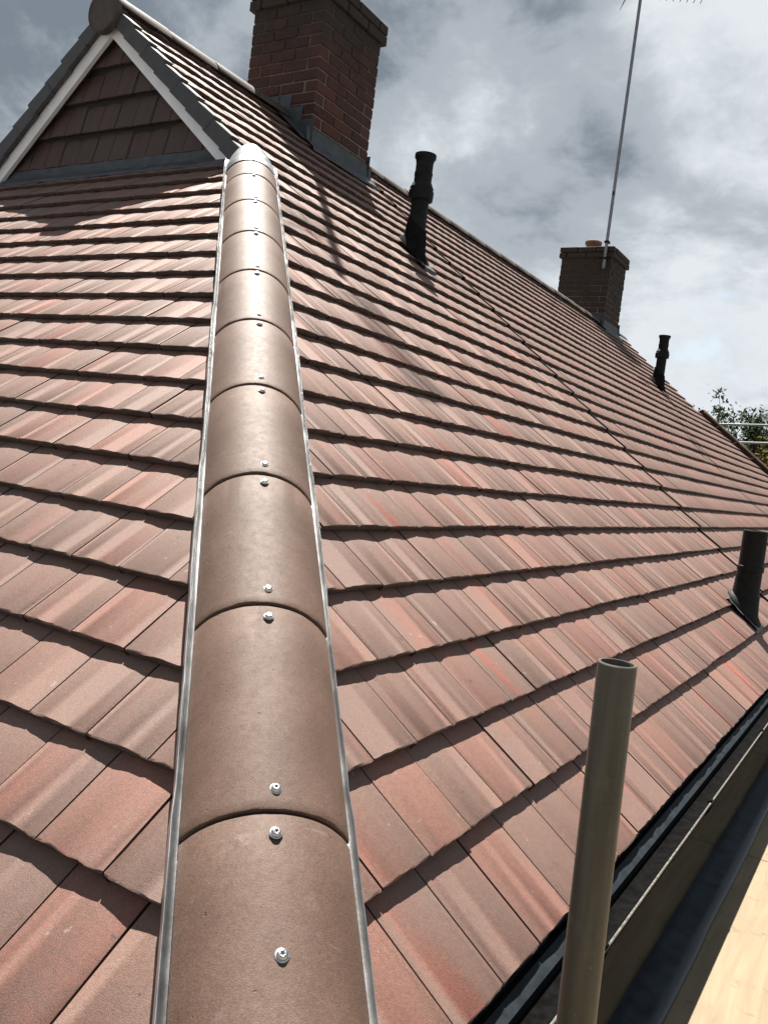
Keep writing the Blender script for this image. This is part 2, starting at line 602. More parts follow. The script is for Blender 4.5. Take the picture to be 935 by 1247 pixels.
def make_tile(gauge, hi, rng):
    xs = tile_profile(hi)
    mb = MB()
    jit = .0015 if hi else .0
    drop = TT + .001
    rows = [(gauge+.035, -drop*(gauge+.035)/gauge), (.0035, -drop*.0035/gauge), (.0004, -.0022), (.0002, -.0040), (.0030, -TT)]
    m = len(xs)
    for r, (y, h) in enumerate(rows):
        for i, (x, z) in enumerate(xs):
            jy = jh = 0
            if hi and r in (1, 2, 3):
                jy = rng.uniform(-jit, jit)*1.2
                jh = rng.uniform(-jit, jit)*.6
            zz_ = max(z, -AMP-.001) if r >= 2 else z
            if r == 4:
                zz_ = z*.5
            mb.v.append((x, y+jy, h+zz_+jh))
    for r in range(len(rows)-1):
        for i in range(m-1):
            a = r*m+i
            mb.f.append((a+m, a+m+1, a+1, a))
    # side walls
    for i in (0, m-1):
        k = len(mb.v)
        top = [mb.v[r*m+i] for r in range(4)]
        low = [(p[0], p[1], p[2]-.022) for p in top]
        mb.v += top+low
        for j in range(3):
            mb.f.append((k+j, k+j+1, k+4+j+1, k+4+j))
    # interlocking lap that closes the joint below the neighbouring tile
    k = len(mb.v)
    xr = xs[-1][0]
    yb, hb = rows[0]
    for (x, y, z) in ((xr-.001, yb, hb-.012), (xr+.011, yb, hb-.012), (xr+.011, .004, -.0065), (xr-.001, .004, -.0065), (xr+.011, .006, -TT-.002), (xr-.001, .006, -TT-.002)):
        mb.v.append((x, y, z))
    mb.f += [(k+3, k+2, k+1, k), (k+5, k+4, k+2, k+3)]
    return mb


rng = random.Random(3)
HI = {g: [make_tile(g, True, rng) for _ in range(5)] for g in (G, GE, G0)}
LO = {g: make_tile(g, False, rng) for g in (G, GE, G0)}


def attach_tc(me, pts, rnds=None):
    a = me.attributes.new('tc', 'FLOAT_VECTOR', 'POINT')
    flat = [c for p in pts for c in p]
    a.data.foreach_set('vector', flat)
    if rnds is not None:
        b_ = me.attributes.new('rnd', 'FLOAT', 'POINT')
        b_.data.foreach_set('value', rnds)


def clip_mb(mb, clips):
    """clip a tile (local coords) by half planes (px,py,nx,ny): keep side where (p-p0).n > 0"""
    bm = bmesh.new()
    vs = [bm.verts.new(p) for p in mb.v]
    for f in mb.f:
        try:
            bm.faces.new([vs[i] for i in f])
        except ValueError:
            pass
    for (px, py, nx, ny) in clips:
        geom = bm.verts[:]+bm.edges[:]+bm.faces[:]
        bmesh.ops.bisect_plane(bm, geom=geom, plane_co=(px, py, 0), plane_no=(nx, ny, 0), clear_inner=True)
    bm.verts.index_update()
    out = MB()
    out.v = [tuple(v.co) for v in bm.verts]
    out.f = [tuple(v.index for v in f.verts) for f in bm.faces]
    bm.free()
    return out


SHARED = {}
for g in HI:
    for i, mb in enumerate(HI[g]):
        me = bpy.data.meshes.new('roof_tile')
        me.from_pydata(mb.v, [], mb.f)
        me.materials.append(MATS['roof_tile_mat'])
        me.shade_smooth()
        me.set_sharp_from_angle(angle=R(38))
        attach_tc(me, mb.v)
        SHARED[(g, i)] = me


def project(p):
    d = p-CAM
    z = d.dot(fwd)
    if z < .05:
        return None
    return (467.5+FPX*d.dot(r2)/z, 623.5-FPX*d.dot(u2)/z, z)


entries = []          # (area, matrix, gauge, clips, local mb source)


def eval_area(M):
    """rough size in the photograph, zero when out of view"""
    pts = [project(M @ Vector(q)) for q in ((0, 0, 0), (TW, 0, 0), (TW, G, 0), (0, G, 0))]
    if any(q is None for q in pts):
        return 0
    cx = sum(q[0] for q in pts)/4
    cy = sum(q[1] for q in pts)/4
    if not (-20 < cx < 955 and -20 < cy < 1267):
        return 0
    a = 0
    for i in range(4):
        x0, y0 = pts[i][:2]
        x1, y1 = pts[(i+1) % 4][:2]
        a += x0*y1-x1*y0
    return abs(a)/2


def inside_all(poly, clips):
    """-1 fully outside, 0 crossing, 1 inside"""
    res = 1
    for (px, py, nx, ny) in clips:
        d = [(x-px)*nx+(y-py)*ny for x, y in poly]
        if max(d) <= 0.004:
            return -1
        if min(d) < 0:
            res = 0
    return res


def lay(matrix3, gauge, start, ncourse, a_lo, a_hi, phase, bounds, vis=True, origin=None):
    """bounds(u) -> list of half planes in (along, up-slope) coordinates"""
    rr = random.Random(11)
    for n in range(ncourse):
        u = start(n)
        ph = phase(n)
        k = math.floor((a_lo-ph)/TW)-1
        while ph+k*TW < a_hi:
            a = ph+k*TW
            k += 1
            poly = [(a, u), (a+TW, u), (a+TW, u+gauge+.065), (a, u+gauge+.065)]
            for field in bounds(u):
                st = inside_all(poly, field)
                if st < 0:
                    continue
                da, du, dh = rr.uniform(-.0008, .0008), rr.uniform(-.0022, .0022), rr.uniform(-.0016, .0012)
                loc = matrix3 @ Vector((a+da, u+du, dh))
                if origin is not None:
                    loc += origin
                rot = Matrix.Rotation(rr.uniform(-.004, .004), 3, 'Z') @ Matrix.Rotation(rr.uniform(-.006, .006), 3, 'Y')
                M = Matrix.Translation(loc) @ (matrix3 @ rot).to_4x4()
                clips = None
                if st == 0:
                    clips = [(px-a-da, py-u-du, nx, ny) for (px, py, nx, ny) in field]
                entries.append([eval_area(M) if vis else 0, M, G0 if n == 0 else gauge, clips, rr.random()])


HC = .035     # tiles stop this far short of the hip line


def boundsM(u):
    left = [(HC, 0, 1, -C)] if u < VY/C-.05 else [(VY, 0, 1, 0)]
    right = [(LEN-HC, 0, -1, -C)] if u < VY/C-.05 else [(LEN-VY, 0, -1, 0)]
    top = [(0, URIDGE-.03, 0, -1)]
    return [left+top+[(YP-.024, 0, -1, 0)], right+top+[(YP+.024, 0, 1, 0)]]


def boundsE(v):
    return [[(-HC, 0, -1, -C), (-2*W2+HC, 0, 1, -C), (0, WALLY/C-.02, 0, -1)]]


phM = {0: .071, 1: .100, 2: .118, 3: .015, 4: .088, 5: .010}
def phaseM(n):
    return phM[n] if n in phM else (.085 if n % 2 == 0 else .008)+(.165 if (n//2) % 2 else 0)
def phaseE(n):
    return (.15+.10*((n+1) % 2))+.012*math.sin(n*1.7)+(.02 if n > 2 else 0)


NM = int(URIDGE/G)+1
lay(MM, G, lambda n: -.033 if n == 0 else n*G, NM, 0, LEN, phaseM, boundsM)
NE_ = int((WALLY/C)/GE)+1
lay(ME_, GE, lambda n: -.033 if n == 0 else -.0035+n*GE, NE_, -2*W2, 0, phaseE, boundsE)
# back slope and far hip end (same tiles, out of the photograph's sight)
def boundsB(u):
    lo = [(-HC, 0, -1, -C)] if u < VY/C-.05 else [(-VY, 0, -1, 0)]
    hi = [(-LEN+HC, 0, 1, -C)] if u < VY/C-.05 else [(-LEN+VY, 0, 1, 0)]
    return [lo+hi+[(0, URIDGE-.03, 0, -1)]]
lay(MWs, G, lambda n: -.033 if n == 0 else n*G, NM, -LEN, 0, phaseM, boundsB, False, Vector((-2*W2, 0, 0)))

for e in entries:
    c3 = e[1] @ Vector((TW/2, G/2, 0))
order = sorted(range(len(entries)), key=lambda i: -entries[i][0])
single = set(order[:300])
rest_v, rest_f, rest_tc, rest_r = [], [], [], []
for i, (area, M, g, clips, r0) in enumerate(entries):
    if i in single:
        var = i % 5
        if clips is None:
            o = link('roof_tile', SHARED[(g, var)], house, M)
        else:
            mb = clip_mb(HI[g][var], clips)
            if not mb.f:
                continue
            me = bpy.data.meshes.new('roof_tile')
            me.from_pydata(mb.v, [], mb.f)
            me.materials.append(MATS['roof_tile_mat'])
            me.shade_smooth()
            me.set_sharp_from_angle(angle=R(38))
            attach_tc(me, mb.v)
            o = link('roof_tile', me, house, M)
    else:
        src = HI[g][i % 5] if area > 260 else LO[g]
        if clips is not None:
            src = clip_mb(src, clips)
            if not src.f:
                continue
        k = len(rest_v)
        for p in src.v:
            rest_v.append(tuple(M @ Vector(p)))
            rest_tc.append(p)
            rest_r.append(r0)
        rest_f += [tuple(j+k for j in f) for f in src.f]
me = bpy.data.meshes.new('roof_tiles')
me.from_pydata(rest_v, [], rest_f)
me.materials.append(MATS['roof_tile_mat'])
me.shade_smooth()
me.set_sharp_from_angle(angle=R(38))
attach_tc(me, rest_tc, rest_r)
o = link('roof_tile_field', me, house)
o['kind'] = 'stuff'

# ---- dark joint strip where the two halves of the roof meet
js = MB()
for n in range(NM):
    ua = -.033 if n == 0 else n*G
    ub = min((n+1)*G, URIDGE-.04)
    if ub <= ua:
        continue
    ha, hb = .0065, -TT+.0065
    q = [frameM(YP-.011, ua, ha), frameM(YP+.011, ua, ha), frameM(YP+.011, ub, hb), frameM(YP-.011, ub, hb)]
    js.quadbox(q, (S, 0, C), .040)
link('joint_strip', js.mesh('joint_strip', 'joint_mat'), house)

# ---- hips
HD = Vector((-1, 1, TAN)).normalized()
SIDE = Vector((1, 1, 0)).normalized()
NRM = SIDE.cross(HD).normalized()
if NRM.z < 0:
    NRM = -NRM
S0 = .4171
LAT = -.012
BH, SAG, TH = .1265, .077, .014
CROWN = .0965


def arc_profile(bh, sag, crown, seg=22):
    rad = (bh*bh+sag*sag)/(2*sag)
    ha = math.asin(min(1, bh/rad)) if sag < rad else math.pi-math.asin(bh/rad)
    return [(rad*math.sin(-ha+2*ha*i/seg), crown-rad+rad*math.cos(-ha+2*ha*i/seg)) for i in range(seg+1)]


def hip_tile_mesh(length, rng_, jit=.0007):
    outer = arc_profile(BH, SAG, 0)
    inner = arc_profile(BH-TH*.9, SAG-TH*.75, -TH)
    m = len(outer)
    ys = [0, .0012, .004, .02, length*.35, length*.7, length-.004, length]
    dz_ = [-.0035, -.001, 0, 0, 0, 0, 0, -.002]
    mb = MB()
    for y, d in zip(ys, dz_):
        for i, (x, z) in enumerate(outer):
            e = jit if y < .01 or y > length-.01 else 0
            mb.v.append((x*(1+d*4), y+rng_.uniform(-e, e), z+d+.0035*(1-y/length)))
    for r in range(len(ys)-1):
        for i in range(m-1):
            mb.f.append((r*m+i, r*m+i+1, (r+1)*m+i+1, (r+1)*m+i))
    k = len(mb.v)
    for y in (0, length):
        for (x, z) in inner:
            mb.v.append((x, y, z+.0035*(1-y/length)))
    for i in range(m-1):
        mb.f.append((k+i, k+m+i, k+m+i+1, k+i+1))
        mb.f.append((i, k+i, k+i+1, i+1))
        e = (len(ys)-1)*m
        mb.f.append((e+i, e+i+1, k+m+i+1, k+m+i))
    e = (len(ys)-1)*m
    for i in (0, m-1):
        rowchain = [r*m+i for r in range(len(ys))]
        mb.f.append(tuple(rowchain)+(k+m+i, k+i))
    return mb


def screw_mesh():
    mb = MB()
    seg = 20
    prof = [(0.0098, 0), (0.0098, .0012), (.0082, .0022), (.0078, .0022), (.0072, .0045), (.0058, .0062), (.0042, .0068)]
    for (r_, z) in prof:
        for j in range(seg):
            mb.v.append((r_*math.cos(2*math.pi*j/seg), r_*math.sin(2*math.pi*j/seg), z))
    for i in range(len(prof)-1):
        for j in range(seg):
            mb.f.append((i*seg+j, i*seg+(j+1) % seg, (i+1)*seg+(j+1) % seg, (i+1)*seg+j))
    # six-lobed recess
    k = len(mb.v)
    b0 = (len(prof)-1)*seg
    for j in range(seg):
        rr = .0030+.0009*math.cos(5*2*math.pi*j/seg)
        mb.v.append((rr*math.cos(2*math.pi*j/seg), rr*math.sin(2*math.pi*j/seg), .0066))
    for j in range(seg):
        rr = .0026+.0008*math.cos(5*2*math.pi*j/seg)
        mb.v.append((rr*math.cos(2*math.pi*j/seg), rr*math.sin(2*math.pi*j/seg), .0030))
    for j in range(seg):
        j2 = (j+1) % seg
        mb.f.append((b0+j, b0+j2, k+j2, k+j))
        mb.f.append((k+j, k+j2, k+seg+j2, k+seg+j))
    mb.f.append(tuple(k+seg+j for j in range(seg)))
    return mb.mesh('screw', 'screw_mat', True, 35)


SCREW = screw_mesh()
WASHER = MB().tube([(0, 0, -.0012), (0, 0, .0006)], .0108, 20).mesh('washer', 'rubber_mat')
hr = random.Random(5)
HM3 = Matrix((SIDE, HD, NRM)).transposed()


def hip_matrix(s, lat=LAT, up=0.0):
    return Matrix.Translation(HD*s+SIDE*lat+NRM*up) @ HM3.to_4x4()


def place_screw(parent, s, off, lean=0):
    M = hip_matrix(s, LAT+off, CROWN+.0018-off*off*3.6) @ Matrix.Rotation(hr.uniform(0, 6), 4, 'Z') @ Matrix.Rotation(hr.uniform(-.05, .05), 4, 'X')
    sc = link('screw', SCREW, parent, M)
    return sc


tiles_s = [(.10, S0-.0025)] + [(S0+.45*k+.0025, S0+.45*(k+1)-.0025) for k in range(0, 8)] + [(S0+.45*8+.0025, S0+.45*8+.30)]
for k, (a, b_) in enumerate(tiles_s):
    mb = hip_tile_mesh(b_-a, hr)
    M = hip_matrix(a, LAT+hr.uniform(-.0012, .0012), CROWN)
    M = M @ Matrix.Rotation(hr.uniform(-.003, .003), 4, 'Z')
    t_ = link('hip_tile', mb.mesh('hip_tile', 'hip_tile_mat', True, 30), house, M)
    place_screw(t_, b_-.034, hr.uniform(-.003, .003))
    if k == 0:
        place_screw(t_, S0-.209, .004)
    else:
        place_screw(t_, a+.034+hr.uniform(-.004, .006), hr.uniform(-.002, .004))
# black union strip inside the joints
for k in range(0, 9):
    pr = arc_profile(BH-.006, SAG-.006, CROWN-.0045)
    s_ = S0+.45*k
    un = MB().strip([(x+LAT, z) for x, z in pr], [s_-.03, s_+.03], (HD, SIDE, NRM))
    link('hip_union', un.mesh('hip_union', 'rubber_mat', True), house)

# metal hip tray on both sides
for sgn in (-1, 1):
    tr = MB()
    rr = random.Random(20+sgn)
    prof = [(.095, .004), (.1265, .007), (.1350, .0125), (.1368, .0150), (.1380, .0145), (.1388, .0095), (.1392, -.002), (.1398, -.014)]
    ends = []
    s_ = .08
    while s_ < 4.62:
        ends.append(s_)
        s_ += .055
    k = len(tr.v)
    m = len(prof)
    for e in ends:
        wob = rr.uniform(-.0007, .0007)
        wz = rr.uniform(-.0008, .0008)
        step_ = .0025 if (e % 1.0) < .5 else 0
        for (x, z) in prof:
            tr.v.append(tuple(HD*e+SIDE*(LAT+sgn*(x+wob+step_))+NRM*(z+wz)))
    for i in range(len(ends)-1):
        for j in range(m-1):
            tr.f.append((k+i*m+j, k+i*m+j+1, k+(i+1)*m+j+1, k+(i+1)*m+j))
    link('hip_tray', tr.mesh('hip_tray', 'zinc_mat', True, 30), house)

# metal saddle closing the top of the hip
sb = MB()
rows = []
sa, sb_end = S0+.45*8+.265, 4.84
NR = 12
for i in range(NR+1):
    t = i/NR
    s_ = sa+(sb_end-sa)*t
    k_ = math.sqrt(max(0, 1-(max(0, t-.35)/.66)**2.2))
    pr = arc_profile(BH+.004, SAG+.004, 0)
    flare = 1.0-.50*max(0, t-.15)**1.3
    rows.append([HD*s_+SIDE*(LAT+x*flare)+NRM*(CROWN+.0055+z*(1 if x else 1)-(1-k_)*.075+hr.uniform(-.0012, .0012)) for (x, z) in pr])
m = len(rows[0])
for r_ in rows:
    sb.v += [tuple(p) for p in r_]
for i in range(NR):
    for j in range(m-1):
        sb.f.append((i*m+j, i*m+j+1, (i+1)*m+j+1, (i+1)*m+j))
link('hip_saddle', sb.mesh('hip_saddle', 'zinc_mat', True, 50), house)

# far hip and the back hips: plain runs of hip tiles
HMESH = hip_tile_mesh(.445, hr).mesh('hip_tile', 'hip_tile_mat', True, 30)
for (ox, oy, hx, hy) in ((0, LEN, -1, -1), (-2*W2, 0, 1, 1), (-2*W2, LEN, 1, -1)):
    hd = Vector((hx, hy, TAN)).normalized()
    sdv = hd.cross(Vector((0, 0, 1))).normalized()
    nr = sdv.cross(hd).normalized()
    m3 = Matrix((sdv, hd, nr)).transposed()
    for k in range(10):
        s_ = .1+.45*k
        M = Matrix.Translation(Vector((ox, oy, 0))+hd*s_+nr*(CROWN-.03)) @ m3.to_4x4() @ Matrix.Rotation(hr.uniform(-.012, .012), 4, 'Z') @ Matrix.Rotation(.012, 4, 'X')
        link('hip_tile', HMESH, house, M)

# ---- ridge
def ridge_mesh(length):
    mb = MB()
    pr = arc_profile(.125, .095, 0, 16)
    inn = arc_profile(.112, .083, -.013, 16)
    m = len(pr)
    for y, d in ((0, -.004), (.004, 0), (length*.5, 0), (length-.004, 0), (length, -.004)):
        for (x, z) in pr:
            mb.v.append((x, y, z+d))
    for r_ in range(4):
        for i in range(m-1):
            mb.f.append((r_*m+i, r_*m+i+1, (r_+1)*m+i+1, (r_+1)*m+i))
    k = len(mb.v)
    for y in (0, length):
        for (x, z) in inn:
            mb.v.append((x, y, z))
    for i in range(m-1):
        mb.f.append((i, k+i, k+i+1, i+1))
        mb.f.append((4*m+i, 4*m+i+1, k+m+i+1, k+m+i))
    return mb.mesh('ridge_tile', 'ridge_mat', True, 35)


RM = ridge_mesh(.444)
RCROWN = RZ+.022
CH1 = (-4.60, -3.865, 4.56, 5.36)
CH2 = (-4.93, -4.085, 12.64, 13.45)
y_ = VY-.06
first = None
while y_ < LEN-VY-.55:
    if not any(c[2]-.05 < y_+.22 < c[3]+.05 for c in (CH1, CH2)):
        o = link('ridge_tile', RM, house, Matrix.Translation((-W2+hr.uniform(-.004, .004), y_, RCROWN+hr.uniform(-.003, .003))) @ Matrix.Rotation(hr.uniform(-.008, .008), 4, 'Z'))
        first = first or o
    y_ += .45
# round end cap at the gablet
ec = MB()
pr = [(0.132*math.cos(2*math.pi*j/28), 0.132*math.sin(2*math.pi*j/28)) for j in range(28)]
for (y, sc) in ((VY-.085, .90), (VY-.092, .97), (VY-.085, 1.0), (VY-.045, 1.0)):
    for (x, z) in pr:
        ec.v.append((-W2+x*sc, y, RCROWN-.125+z*sc))
for i in range(3):
    for j in range(28):
        ec.f.append((i*28+j, i*28+(j+1) % 28, (i+1)*28+(j+1) % 28, (i+1)*28+j))
ec.f.append(tuple(range(28)))
ec.f.append(tuple(84+j for j in range(28)))
link('ridge_end_cap', ec.mesh('ridge_end_cap', 'ridge_mat', True, 35), house)

# ---- gablet: wall, hung tiles, barge boards, verge pieces, flashing
GB = gz-.02
hw = W2-GX
for yy, lab in ((WALLY, 1), (LEN-WALLY, -1)):
    gw = MB()
    y0, y1 = (yy, yy+.10) if lab > 0 else (yy-.10, yy)
    pts = [(-GX+.05, GB-.2), (-W2, RZ-.09), (-2*W2+GX-.05, GB-.2)]
    gw.add([(x, y0, z) for x, z in pts]+[(x, y1, z) for x, z in pts], [(0, 1, 2), (5, 4, 3), (0, 3, 4, 1), (1, 4, 5, 2), (2, 5, 3, 0)])
    g_ = link('gable_wall', gw.mesh('gable_wall', 'felt_mat'), house)
    if lab > 0:
        gable = g_
# tiles hung on the gable
HGAUGE = .205
MH = Matrix(((1, 0, 0), (0, .13, -1), (0, 1, .13)))
MH = Matrix((Vector((1, 0, 0)), Vector((0, .13, 1)).normalized(), Vector((0, -1, .13)).normalized())).transposed()
HT = []
for i in range(3):
    HT.append(make_tile(HGAUGE, True, rng))
for n in range(6):
    z0 = GB+.045+n*HGAUGE
    ph = -W2+(.06 if n % 2 else .20)
    for k in range(-6, 7):
        a = ph+k*TW
        top = min(hw-abs(a+TW/2+W2)+TW/2, 9)*TAN
        # keep inside the triangle
        clips = [(-GX-.02-a, GB-z0, -TAN, -1), (-2*W2+GX+.02-a, GB-z0, TAN, -1)]
        poly = [(0, 0), (TW, 0), (TW, HGAUGE), (0, HGAUGE)]
        st = inside_all(poly, clips)
        if st < 0:
            continue
        mb = clip_mb(HT[(n+k) % 3], clips)
        if len(mb.f) < 3:
            continue
        me = bpy.data.meshes.new('hung_tile')
        me.from_pydata(mb.v, [], mb.f)
        me.materials.append(MATS['hung_tile_mat'])
        me.shade_smooth()
        me.set_sharp_from_angle(angle=R(38))
        attach_tc(me, mb.v)
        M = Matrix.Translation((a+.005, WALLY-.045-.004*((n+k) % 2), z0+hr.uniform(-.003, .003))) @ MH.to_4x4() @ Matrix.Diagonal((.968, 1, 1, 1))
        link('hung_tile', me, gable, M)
# barge boards (white), each a mitred board
for sg in (-1, 1):
    bb = MB()
    y0, y1 = VY-.005, VY+.022
    off, wd = -.105, .088      # vertical distances below the tile plane
    def pl(t, o_):
        x = -W2+sg*t
        return (x, (W2-t)*TAN+o_)
    t1_ = hw+.03
    q = [pl(0, off), pl(t1_, off), pl(t1_, off-wd/C), pl(0, off-wd/C)]
    bb.add([(x, y0, z) for x, z in q]+[(x, y1, z) for x, z in q], [(0, 1, 2, 3), (7, 6, 5, 4), (0, 4, 5, 1), (1, 5, 6, 2), (2, 6, 7, 3), (3, 7, 4, 0)])
    link('barge_board', bb.mesh('barge_board', 'white_paint_mat'), house)
    # soffit piece closing between board and wall
    sf = MB()
    q = [pl(0, off-.004), pl(t1_, off-.004), pl(t1_, off-.03), pl(0, off-.03)]
    sf.add([(x, y1, z) for x, z in q]+[(x, WALLY-.002, z) for x, z in q], [(0, 1, 2, 3), (7, 6, 5, 4), (0, 4, 5, 1), (1, 5, 6, 2), (2, 6, 7, 3), (3, 7, 4, 0)])
    link('verge_soffit', sf.mesh('verge_soffit', 'verge_mat'), house)
    # overlapping dry verge pieces, one to each course
    n0 = int((VY/C)/G)
    for n in range(n0, NM):
        u0 = n*G-.012
        u1 = min(u0+G+.03, URIDGE-.02)
        if u0 > URIDGE-.06:
            continue
        vb = MB()
        def at(u, h, y):
            x = -W2+sg*(W2-u*C+S*h)
            return (x, y, u*S+C*h)
        ya, yb = VY-.048, VY+.02
        hl, hh_ = -.093, .010
        dr = .022
        q = [at(u0, hh_, ya), at(u1, hh_-dr, ya), at(u1, hl-dr+.012, ya), at(u0, hl, ya)]
        q2 = [at(u0, hh_, yb), at(u1, hh_-dr, yb), at(u1, hl-dr+.012, ya+.03), at(u0, hl, ya+.03)]
        vb.add(q+q2, [(0, 1, 2, 3), (7, 6, 5, 4), (0, 4, 5, 1), (1, 5, 6, 2), (2, 6, 7, 3), (3, 7, 4, 0)])
        me = bevel(vb.mesh('verge_piece', 'verge_mat'), .003)
        link('verge_piece', me, house, Matrix.Translation((0, -.004*(n % 2)-hr.uniform(0, .003), 0)))
# lead flashing at the foot of the gablet
lf = MB()
ends = [-2*W2+GX-.05+i*(2*hw+.1)/24 for i in range(25)]
lr = random.Random(9)
prof_v = []
k = 0
for e in ends:
    w1 = lr.uniform(-.006, .006)
    pr = [(WALLY-.05, GB+.040), (WALLY-.055, GB+.015), (WALLY-.07, (WALLY-.07)*TAN+.016), (WALLY-.112+w1, (WALLY-.112+w1)*TAN+.013), (WALLY-.115+w1, (WALLY-.115+w1)*TAN-.004)]
    for (y, z) in pr:
        lf.v.append((e, y, z+lr.uniform(-.002, .002)))
for i in range(24):
    for j in range(4):
        lf.f.append((i*5+j, i*5+j+1, (i+1)*5+j+1, (i+1)*5+j))
link('lead_flashing', lf.mesh('lead_flashing', 'lead_mat', True, 25), house)

# ---- chimneys
def brick_mesh(l, d, h):
    mb = MB().box(-l/2, l/2, -d/2, d/2, -h/2, h/2)
    return bevel(mb.mesh('brick', 'brick_mat'), .005)


BR = {}
def brick_for(l, d, h):
    key = (round(l, 3), round(d, 3), round(h, 3))
    if key not in BR:
        BR[key] = brick_mesh(*key)
    return BR[key]


def chimney(box, ztop, label, pot):
    x0, x1, y0, y1 = box
    zb = min(RZ-(abs(x1+W2))*TAN, RZ)-.45
    BP, MJ, D = .0885, .011, .118
    core = MB().box(x0+.010, x1-.010, y0+.010, y1-.010, zb, ztop-.015)
    ch = link('chimney', core.mesh('chimney', 'mortar_mat'), house)
    ch['label'] = label
    nc = int((ztop-zb)/BP)
    br = random.Random(int(y0*100))
    for n in range(nc):
        zc = ztop-(n+.5)*BP
        over = .034 if n < 2 else 0.0
        X0, X1, Y0, Y1 = x0-over, x1+over, y0-over, y1+over
        full_y = n % 2 == 0
        runs = []
        lx = (X1-X0) if full_y else (X1-X0-2*D-2*MJ)
        ly = (Y1-Y0) if not full_y else (Y1-Y0-2*D-2*MJ)
        for (axis, ln, fixed, sgn) in (('x', lx, Y0, 1), ('x', lx, Y1, -1), ('y', ly, X0, 1), ('y', ly, X1, -1)):
            k = max(1, round(ln/.262))
            bl = ln/k
            st = -(ln/2)
            for i in range(k):
                c_ = st+(i+.5)*bl
                bl2 = bl-MJ
                jj = br.uniform(-.0035, .0035)
                if axis == 'x':
                    pos = ((X0+X1)/2+c_, fixed+sgn*(D/2)+jj, zc)
                    rot = 0
                else:
                    pos = (fixed+sgn*(D/2)+jj, (Y0+Y1)/2+c_, zc)
                    rot = math.pi/2
                M = Matrix.Translation(pos) @ Matrix.Rotation(rot+br.uniform(-.008, .008), 4, 'Z') @ Matrix.Rotation(br.uniform(-.006, .006), 4, 'Y')
                # nothing below the roof surface
                if zc < (W2-abs(pos[0]+W2))*TAN-.20:
                    continue
                link('brick', brick_for(bl2, D, BP-MJ), ch, M)
    # mortar flaunching on top
    fl = MB()
    ix = .05
    q0 = [(x0-.02, y0-.02), (x1+.02, y0-.02), (x1+.02, y1+.02), (x0-.02, y1+.02)]
    q1 = [(x0+.16, y0+.16), (x1-.16, y0+.16), (x1-.16, y1-.16), (x0+.16, y1-.16)]
    fl.add([(x, y, ztop-.004) for x, y in q0]+[(x, y, ztop+.05) for x, y in q1], [(0, 1, 5, 4), (1, 2, 6, 5), (2, 3, 7, 6), (3, 0, 4, 7), (4, 5, 6, 7)])
    link('flaunching', fl.mesh('flaunching', 'cement_mat'), ch)
    for (px, py, pr_, phh) in pot:
        mb = MB()
        seg = 24
        prof = [(pr_*.86, 0), (pr_*.86, phh*.55), (pr_, phh*.6), (pr_*1.02, phh*.95), (pr_*.98, phh), (pr_*.8, phh), (pr_*.76, phh*.4)]
        for (r_, z) in prof:
            for j in range(seg):
                mb.v.append((px+r_*math.cos(2*math.pi*j/seg), py+r_*math.sin(2*math.pi*j/seg), ztop+.03+z))
        for i in range(len(prof)-1):
            for j in range(seg):
                mb.f.append((i*seg+j, i*seg+(j+1) % seg, (i+1)*seg+(j+1) % seg, (i+1)*seg+j))
        mb.f.append(tuple((len(prof)-1)*seg+j for j in range(seg)))
        link('chimney_pot', mb.mesh('chimney_pot', 'terracotta_mat', True, 35), ch)
    # lead: apron on the +X face, stepped flashing on the -Y and +Y faces
    zr = lambda x: (W2-abs(x+W2))*TAN
    ap = MB()
    ax = x1+.006
    pr = [(ax, zr(x1)+.115), (ax+.006, zr(x1)+.02), (ax+.02, zr(ax+.02)+.020), (ax+.085, zr(ax+.085)+.016), (ax+.09, zr(ax+.09)-.004)]
    ar = random.Random(3)
    ne = 14
    for i in range(ne+1):
        y = y0-.06+(y1-y0+.12)*i/ne
        for (x, z) in pr:
            ap.v.append((x+ar.uniform(-.002, .002), y, z+ar.uniform(-.003, .003)))
    for i in range(ne):
        for j in range(4):
            ap.f.append((i*5+j, i*5+j+1, (i+1)*5+j+1, (i+1)*5+j))
    link('lead_apron', ap.mesh('lead_apron', 'lead_mat', True, 25), ch)
    for (yy, sg) in ((y0, -1), (y1, 1)):
        stp = MB()
        yo = yy+sg*.006
        xs = [x1+.02-i*.125 for i in range(8)]
        for i in range(len(xs)-1):
            xa, xb = xs[i], max(xs[i+1], x0-.02)
            if xa <= xb+.01:
                continue
            zt = max(zr(xa), zr(xb))+.10
            yq = yo+sg*.0015*(i % 2)
            stp.add([(xa, yq, zr(xa)-.05), (xb, yq, zr(xb)-.05), (xb, yq, zt), (xa, yq, zt)], [(0, 1, 2, 3)])
            ye = yo+sg*.13
            stp.add([(xa, yo, zr(xa)+.018), (xb, yo, zr(xb)+.018), (xb, ye, zr(xb)+.014), (xa, ye, zr(xa)+.014)], [(0, 1, 2, 3)])
        me = stp.mesh('step_flashing', 'lead_mat')
        so = link('step_flashing', me, ch)
        md = so.modifiers.new('solid', 'SOLIDIFY')
        md.thickness = .003
    return ch


ch1 = chimney(CH1, 4.50, 'near brick chimney rising from the ridge beside the gablet', [(-4.23, 4.78, .13, .42), (-4.23, 5.14, .13, .42)])
ch2 = chimney(CH2, 4.67, 'far sooty brick chimney with one short terracotta pot', [(-4.50, 12.86, .135, .11)])


